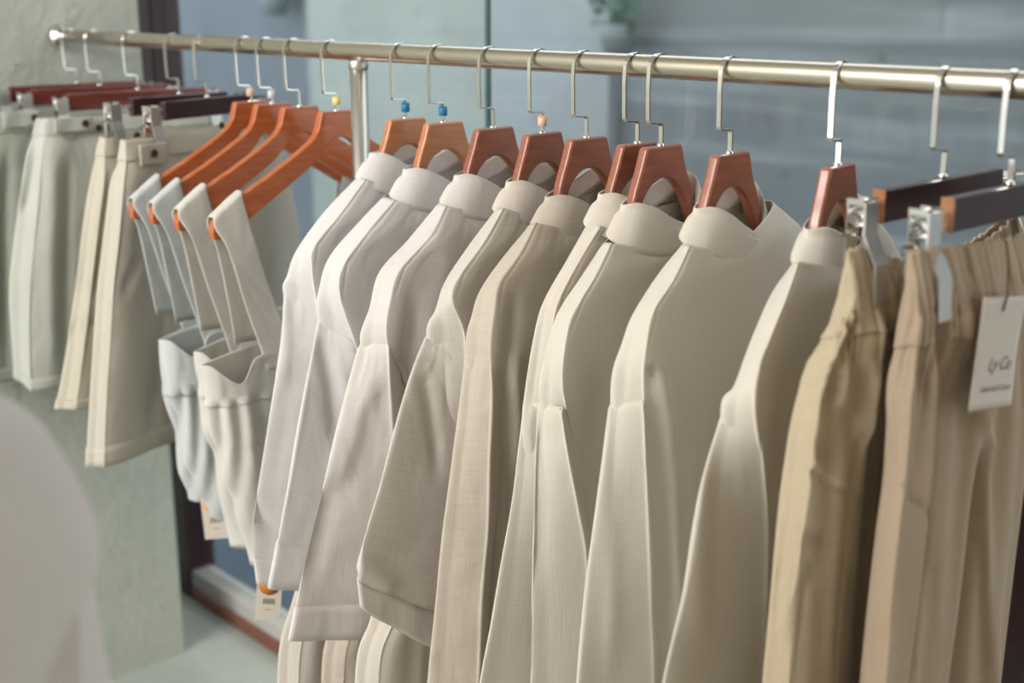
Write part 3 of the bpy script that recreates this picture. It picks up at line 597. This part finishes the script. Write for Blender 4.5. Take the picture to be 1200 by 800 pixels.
def inner_trousers(x, mm, lab, A, sd):
    B = [(.013, p[1]+.016, p[2]) for p in A]
    A = [(-.012, p[1], p[2]) for p in A]
    bottoms('linen_trousers', 'S2', 0, lab, 'trousers', M[mm], A, B, [.10, .11, .12, .14, .15, .16], 1, 1, False,
      folds=[([(A[0][1]+.05, -.45), (A[2][1]+.05, -.7), (A[-1][1]+.055, -1.2)], .012, .012, -.010), ([(A[0][1]+.03, -.45), (A[2][1]+.02, -.7), (A[-1][1]+.02, -1.2)], .010, .012, .006)],
      seed=sd, elastic=False, group='trousers hung beneath the shirts', wb=.014, wa=.012, gath=.003, x0=x, mid=-.02)
inner_trousers(-.20, 's_ecru', 'pale trousers whose legs show below the leftmost sleeve hems', [(0.000,-0.118,-0.467),(0.000,-0.138,-0.525),(0.000,-0.170,-0.605),(0.000,-0.197,-0.686),(0.000,-0.220,-0.744),(0.000,-0.246,-0.826)], 61)
inner_trousers(-.105, 's_oat', 'oatmeal trousers whose legs show below the turned sleeve hems', [(0.000,-0.120,-0.480),(0.000,-0.143,-0.547),(0.000,-0.170,-0.613),(0.000,-0.196,-0.679),(0.000,-0.217,-0.735),(0.000,-0.237,-0.803)], 62)
inner_trousers(.0, 's_cream', 'cream trousers whose legs show below the rounded sleeve hem', [(0.000,-0.146,-0.448),(0.000,-0.167,-0.511),(0.000,-0.191,-0.574),(0.000,-0.213,-0.637),(0.000,-0.232,-0.689),(0.000,-0.256,-0.752)], 63)

# shorts on the clip hangers at the left
D = bottoms('linen_shorts', 'b5', 16, 'bone linen shorts with a square button tab, frontmost pair left of the strap dresses', 'shorts', M['bone2'],
  [(-0.016,-0.176,-0.143),(-0.016,-0.184,-0.178),(-0.016,-0.200,-0.210),(-0.016,-0.220,-0.283),(-0.016,-0.240,-0.362),(-0.016,-0.259,-0.456),(-0.016,-0.276,-0.551),(-0.016,-0.294,-0.654)], [(0.018,-0.187,-0.143),(0.018,-0.195,-0.178),(0.018,-0.206,-0.207),(0.018,-0.222,-0.279),(0.018,-0.241,-0.358),(0.018,-0.258,-0.451),(0.018,-0.276,-0.545),(0.018,-0.292,-0.651)],
  [.16, .16, .17, .19, .205], 1, 5, True, folds=[([(0.020,-0.173,-0.211),(0.020,-0.193,-0.325),(0.020,-0.231,-0.380)], .010, .008, -.007), ([(0.020,-0.123,-0.196),(0.020,-0.139,-0.334),(0.020,-0.165,-0.501),(0.020,-0.203,-0.639)], .014, .010, -.008), ([(0.020,-0.083,-0.243),(0.020,-0.103,-0.398),(0.020,-0.124,-0.663)], .016, .014, .006)],
  seed=41, elastic=False, group='shorts at the left end of the rail', gath=.002)
tab(D, .0255, -.176, -.116, -.150, -.184, M['bone2']); button(D, .027, -.147, -.166)
button(D, .0225, .012, -.135, .006); button(D, .0225, .05, -.13, .006)
Cc = bottoms('linen_shorts', 'b4', 10, 'bone linen shorts second from the strap dresses, hem slightly higher than the front pair', 'shorts', M['bone'],
  [(-0.014,-0.151,-0.149),(-0.014,-0.162,-0.184),(-0.014,-0.175,-0.225),(-0.014,-0.196,-0.301),(-0.014,-0.217,-0.384),(-0.014,-0.239,-0.468),(-0.014,-0.259,-0.538),(-0.014,-0.276,-0.591)], [(0.016,-0.156,-0.150),(0.016,-0.166,-0.184),(0.016,-0.174,-0.222),(0.016,-0.193,-0.298),(0.016,-0.213,-0.381),(0.016,-0.233,-0.465),(0.016,-0.250,-0.535),(0.016,-0.265,-0.590)],
  [.16, .16, .17, .19, .2], 1, 5, True, seed=42, elastic=False, folds=[([(0.015,-0.160,-0.203),(0.015,-0.200,-0.340),(0.015,-0.220,-0.409)], .008, .008, -.007), ([(0.015,-0.210,-0.440),(0.015,-0.234,-0.450),(0.015,-0.250,-0.476)], .008, .008, -.004)],
  group='shorts at the left end of the rail')
button(Cc, .021, -.105, -.150)
Bb = bottoms('linen_shorts', 'b3', 0, 'pale sage shorts with two brown buttons under the mahogany bar', 'shorts', M['sage'],
  [(-0.016,-0.178,-0.129),(-0.016,-0.188,-0.161),(-0.016,-0.203,-0.197),(-0.016,-0.223,-0.277),(-0.016,-0.243,-0.366),(-0.016,-0.255,-0.441),(-0.016,-0.259,-0.534),(-0.016,-0.260,-0.581)], [(0.018,-0.169,-0.130),(0.018,-0.179,-0.162),(0.018,-0.190,-0.195),(0.018,-0.204,-0.275),(0.018,-0.222,-0.363),(0.018,-0.235,-0.438),(0.018,-0.245,-0.530),(0.018,-0.249,-0.605)],
  [.16, .16, .17, .19, .2], 1, 5, True, seed=43, elastic=False, folds=[([(0.020,-0.193,-0.172),(0.020,-0.216,-0.259),(0.020,-0.224,-0.288)], .005, .006, -.010), ([(0.020,-0.146,-0.206),(0.020,-0.162,-0.340),(0.020,-0.188,-0.588)], .008, .014, -.010), ([(0.020,-0.172,-0.189),(0.020,-0.195,-0.367),(0.020,-0.213,-0.583)], .014, .014, .005)],
  group='shorts at the left end of the rail', gath=.002)
tab(Bb, .0255, -.168, -.098, -.128, -.153, M['sage']); button(Bb, .0275, -.112, -.140); button(Bb, .0225, -.085, -.150)
Ba = bottoms('linen_shorts', 'b2', 0, 'grey-green shorts cut off by the left edge of the picture', 'shorts', M['sage2'],
  [(-0.016,-0.203,-0.133),(-0.016,-0.212,-0.166),(-0.016,-0.223,-0.209),(-0.016,-0.241,-0.293),(-0.016,-0.261,-0.385),(-0.016,-0.275,-0.464),(-0.016,-0.287,-0.543),(-0.016,-0.299,-0.623)], [(0.018,-0.198,-0.134),(0.018,-0.207,-0.168),(0.018,-0.214,-0.206),(0.018,-0.229,-0.290),(0.018,-0.245,-0.382),(0.018,-0.260,-0.460),(0.018,-0.271,-0.539),(0.018,-0.283,-0.622)],
  [.16, .16, .17, .19, .2], 1, 5, True, seed=44, elastic=False, folds=[([(0.020,-0.191,-0.185),(0.020,-0.212,-0.355),(0.020,-0.235,-0.612)], .012, .012, -.008)],
  group='shorts at the left end of the rail')
button(Ba, .0245, -.137, -.139)
tab(Ba, .0215, -.195, -.125, -.126, -.155, M['sage'])
b1s = bottoms('linen_shorts', 'b1', 0, 'grey-green shorts hanging closest to the plaster wall, almost hidden', 'shorts', M['sage2'],
  [(-.016, -.16+(-.08)*k/7, -.135-.5*k/7) for k in range(8)], [(.016, -.145+(-.08)*k/7, -.135-.5*k/7) for k in range(8)],
  [.16, .16, .17, .18, .19], 1, 5, True, seed=45, elastic=False, group='shorts at the left end of the rail', wb=.014, wa=.012)

# ------------------------------------------------------------------ strap dresses
def strap_dress(key, label, m, sil, hemv, seed, yoke=True, dx=0.):
    t = empty('strap_dress', (XI[key], 0, RAIL_Z), 0, label, 'dress', 'white dresses with wide straps')
    for s in (-1, 1):
        # front strap, over the arm of the hanger, and back down behind
        f = lambda u: .006 + s*(-u+.0)*-1 if False else (u if s < 0 else .012-u)
        def w(l, r, v, x, dv=0): return [(x, f(l+(r-l)*q), v - (.018*q if dv else 0) + dv*0 + (.0) ) for q in (0, .33, .66, 1)]
        def arm(u): return np.interp(u, [-.218, -.173, -.122, -.085], [-.228, -.196, -.169, -.148])
        def onarm(l, r, x, lift): return [(x, f(l+(r-l)*q), arm(l+(r-l)*q)+lift) for q in (0, .33, .66, 1)]
        L0, R0 = -.2135, -.166
        rows = [onarm(L0, R0, .0, .0035), onarm(L0, R0, .0075, .0015), onarm(L0, R0, .010, -.012), w(-.196, -.150, -.27, .012), w(-.178, -.130, -.34, .014), w(-.158, -.106, -.415, .020), w(-.150, -.098, -.452, .0235)]
        patch('strap', rows, m, t, 5, 6, .0022, seed)
        rows = [onarm(L0, R0, .0, .0035), onarm(L0, R0, -.0075, .0015), onarm(L0, R0, -.010, -.012), w(-.200, -.160, -.27, -.012), w(-.188, -.146, -.34, -.014), w(-.176, -.130, -.415, -.018)]
        patch('strap', rows, m, t, 5, 6, .0012, seed+1)
    rings = []
    vs = [-.425, -.450, -.480, -.53, -.60, -.68, hemv]
    for i, v in enumerate(vs):
        l = sil[i]; a = (0, 0, .001, .005, .007, .008, .009)[i]; b = .022
        r = -l[0]*.9+.01
        vv = l[1]
        neck = .02 if i == 0 else 0
        fr = [(b+a*((-1)**j), l[0]+.016+(r-l[0]-.016)*q, vv+((-.030, .004, .0, -.022, -.032, -.022, 0, .004, -.02)[j] if i == 0 else (-.012, 0, 0, -.010, -.012, -.01, 0, 0, -.008)[j] if i == 1 else 0)) for j, q in enumerate((.045, .11, .22, .34, .48, .62, .76, .86, .95))]
        bk = [(-b-a*((-1)**j), l[0]+.016+(r-l[0]-.016)*q, vv+(.012 if i == 0 else 0)) for j, q in enumerate((.82, .6, .4, .2))]
        rings.append([(-.012, l[0], vv), (.010, l[0]-.002, vv)] + fr + [(b*.6, r, vv), (-b*.4, r+.004, vv)] + bk)
    def gf(G, Nn):
        k = np.arange(G.shape[0])/8.
        amp = np.interp(k, [0, 1.9, 2.2, 3.2, 5], [0, 0, .0045, .004, .0018])
        return G + Nn*(amp[:, None]*np.sin(G[..., 1]*230+2*np.sin(G[..., 1]*43+seed)+1.5*np.sin(G[..., 2]*14)))[..., None]
    c = Cloth(rings, 10, 8, (), .002, 30, seed, gather=gf)
    c.mesh('bodice', m, t, r0=0, r1=19, off=.001, thick=.0018)
    c.mesh('skirt', m, t, r0=16)

    return t
SIL = lambda k, pts: pts
def sil(pts): return [(p[1], p[2]) for p in pts]
strap_dress('h1', 'cool white strap dress on the leftmost orange hanger, almost hidden', M['satin'], sil([(0.000,-0.173,-0.452),(0.000,-0.173,-0.490),(0.000,-0.170,-0.529),(0.000,-0.160,-0.601),(0.000,-0.155,-0.661),(0.000,-0.148,-0.701),(0.000,-0.141,-0.733)]), -.7, 51)
strap_dress('h2', 'cool white strap dress second from the left, its neckline sagging in a curve', M['satin'], sil([(0.000,-0.198,-0.435),(0.000,-0.198,-0.472),(0.000,-0.195,-0.510),(0.000,-0.180,-0.585),(0.000,-0.173,-0.647),(0.000,-0.149,-0.719),(0.000,-0.117,-0.777)]), -.72, 52)
strap_dress('h3', 'white strap dress third from the left, between the cool white and soft white ones', M['satin2'], sil([(0.000,-0.187,-0.441),(0.000,-0.186,-0.465),(0.000,-0.181,-0.500),(0.000,-0.178,-0.562),(0.000,-0.167,-0.620),(0.000,-0.157,-0.694),(0.000,-0.150,-0.769)]), -.74, 53)
strap_dress('h4', 'soft white strap dress with a gathered skirt, next to the first shirt', M['satin2'], sil([(0.000,-0.229,-0.433),(0.000,-0.228,-0.455),(0.000,-0.225,-0.485),(0.000,-0.222,-0.531),(0.000,-0.209,-0.590),(0.000,-0.191,-0.669),(0.000,-0.173,-0.760)]), -.76, 54)

# ------------------------------------------------------------------ tags
FONT = None
def text(name, body, size, loc, rot, m, parent, shear=0.):
    cu = bpy.data.curves.new(name, 'FONT'); cu.body = body; cu.size = size; cu.shear = shear; cu.align_x = 'CENTER'; cu.extrude = .00008
    tmp = bpy.data.objects.new(name, cu); COL.objects.link(tmp); bpy.context.view_layer.update()
    me = bpy.data.meshes.new_from_object(tmp.evaluated_get(bpy.context.evaluated_depsgraph_get())); bpy.data.objects.remove(tmp)
    me.name = name; me.materials.clear(); o = link(name, me, m, None, False)
    o.location = loc; o.rotation_euler = rot; o.parent = parent; return o
def swing_tag(x, u, v, w, h, rz, tilt, label, sticker=None):
    t = empty('price_tag', (x, u, RAIL_Z+v), rz, label, 'tag', 'paper tags with an orange dot' if sticker else None)
    o = box('tag_card', (-.0004, -w/2, -h), (.0004, w/2, 0), M['card'], t)
    lathe('dot_sticker', [(.0002, .0005), (w*.43, .0005), (w*.43, .0008), (.0002, .0008)], sticker or M['orange'], t, (0, 0, -h*.30), 'X', 28)
    for j in range(9):
        box('barcode_bar', (.0005, -w*.22+j*w*.055, -h*.68), (.0007, -w*.22+j*w*.055+w*(.03 if j % 3 else .04), -h*.57), M['ink'], t)
    box('printed_line', (.0005, -w*.12, -h*.80), (.0007, w*.12, -h*.785), M['ink'], t)
    sweep('tag_string', [(0, 0, -.004), (0, .002, .02), (-.004, .006, .05)], .0006, M['cordm'], t, 6)
    t.rotation_euler = (tilt, 0, rz)
    return t

pt = [(0.000,-0.143,-0.694)][0]
swing_tag(-.56, pt[1], pt[2], .042, .088, -.7, .05, 'paper tag with an orange dot hanging below the cool white dresses')
pt = [(0.000,-0.218,-0.714)][0]
swing_tag(-.27, pt[1], pt[2], .036, .078, -.6, -.12, 'paper tag with an orange dot hanging below the first shirt sleeve', M['orange2'])

# a second rail close to the camera, only the end of one white shirt shows
rk2 = empty('front_clothes_rack', (.49, -1.02, 0), 0, 'steel rail in the foreground carrying the blurred white shirt', 'clothes rack')
sweep('rail_tube', [(-.9, 0, 1.48), (0, 0, 1.48), (.36, 0, 1.48)], .0125, M['rail'], rk2, 24)
for xx in (-.88, .34): sweep('upright_post', [(xx, 0, 0), (xx, 0, 1.468)], .0125, M['post'], rk2, 24)
shirt_hanger(.49, 'wooden hanger inside the blurred white shirt in the foreground', M['w_brown'], None, 'S', None, -1.02, 1.48)
AU = [(-.016, -.075, -.177), (-.016, -.120, -.214), (-.016, -.162, -.252), (-.016, -.185, -.290), (-.016, -.205, -.338)]
BU = [(.022, -.088, -.176), (.022, -.118, -.205), (.022, -.155, -.242), (.022, -.170, -.285), (.022, -.182, -.335)]
shirt('S2', 'out-of-focus white shirt in the left foreground', M['s_white2'], AU, BU,
  [(-.016, -.205, -.338), (-.016, -.22, -.45), (-.016, -.24, -.56), (-.016, -.25, -.66)], [(.022, -.182, -.335), (.022, -.185, -.45), (.022, -.18, -.56), (.022, -.17, -.66)],
  seed=71, x0=.49, y0=-1.02, z0=1.48, group=None, RS=[(.074, -.160), (.112, -.178), (.150, -.208), (.184, -.243), (.208, -.325)])

# big card tag on the taupe trousers
bt = empty('hang_tag', (.70, -.077, RAIL_Z-.170), 0, 'plain paper hang tag with faint handwriting hanging from the taupe trousers', 'tag')
rows = [[(.0008*math.sin(k+j*.8)+.003*(j/4)**2, -.034+.078*k/3, -.002-.0975*j/4) for k in range(4)] for j in range(5)]
tagc = patch('tag_card', rows, M['card'], bt, 4, 4, .0, thick=.0008)
bt.rotation_euler = (math.radians(-8), 0, 0)
text('handwriting', 'Ly Co', .017, (.0022, .010, -.066), (PI/2, 0, PI/2), M['ink'], bt, .4)
text('handwriting', 'Linen and Cotton', .0078, (.0032, .008, -.084), (PI/2, 0, PI/2), M['ink'], bt, .4)
sweep('tag_string', [(.002, .0, -.014), (.003, .001, .0), (.001, .0, .02), (-.003, -.004, .044), (-.008, -.008, .050)], .0008, M['cordm'], bt, 6)

# ------------------------------------------------------------------ light
w = bpy.data.worlds.new('World'); S.world = w; w.use_nodes = True
w.node_tree.nodes['Background'].inputs[0].default_value = (.965, .975, 1.0, 1)
w.node_tree.nodes['Background'].inputs[1].default_value = 2.55
def area(name, loc, target, sx, sy, e, col):
    l = bpy.data.lights.new(name, 'AREA'); l.shape = 'RECTANGLE'; l.size = sx; l.size_y = sy; l.energy = e; l.color = col
    o = bpy.data.objects.new(name, l); COL.objects.link(o); o.location = loc
    o.rotation_euler = (Vector(target)-Vector(loc)).to_track_quat('-Z', 'Y').to_euler(); return o
area('daylight_shopfront', (-.2, -2.8, 2.6), (-.3, 0, 1.2), 1.8, 1.4, 106, (1, .965, .935))

# ------------------------------------------------------------------ camera
cam = bpy.data.cameras.new('camera'); co = bpy.data.objects.new('camera', cam); COL.objects.link(co)
cam.sensor_width = 36; cam.lens = 1504/1200*36; cam.clip_start = .02
a = math.radians(42.8); th = math.atan(404/1504)
F = Vector((-math.cos(a)*math.cos(th), math.sin(a)*math.cos(th), -math.sin(th)))
R = Vector((math.sin(a), math.cos(a), 0)); Uv = R.cross(F)
m4 = Matrix((R, Uv, -F)).transposed().to_4x4(); m4.translation = Vector((1.198, -1.109, 1.485))
co.matrix_world = m4
cam.dof.use_dof = True; cam.dof.focus_distance = 1.5; cam.dof.aperture_fstop = 3.2
S.camera = co
S.view_settings.view_transform = 'Standard'; S.view_settings.look = 'None'
S.view_settings.exposure = .26; S.view_settings.gamma = 1; S.view_settings.use_curve_mapping = False
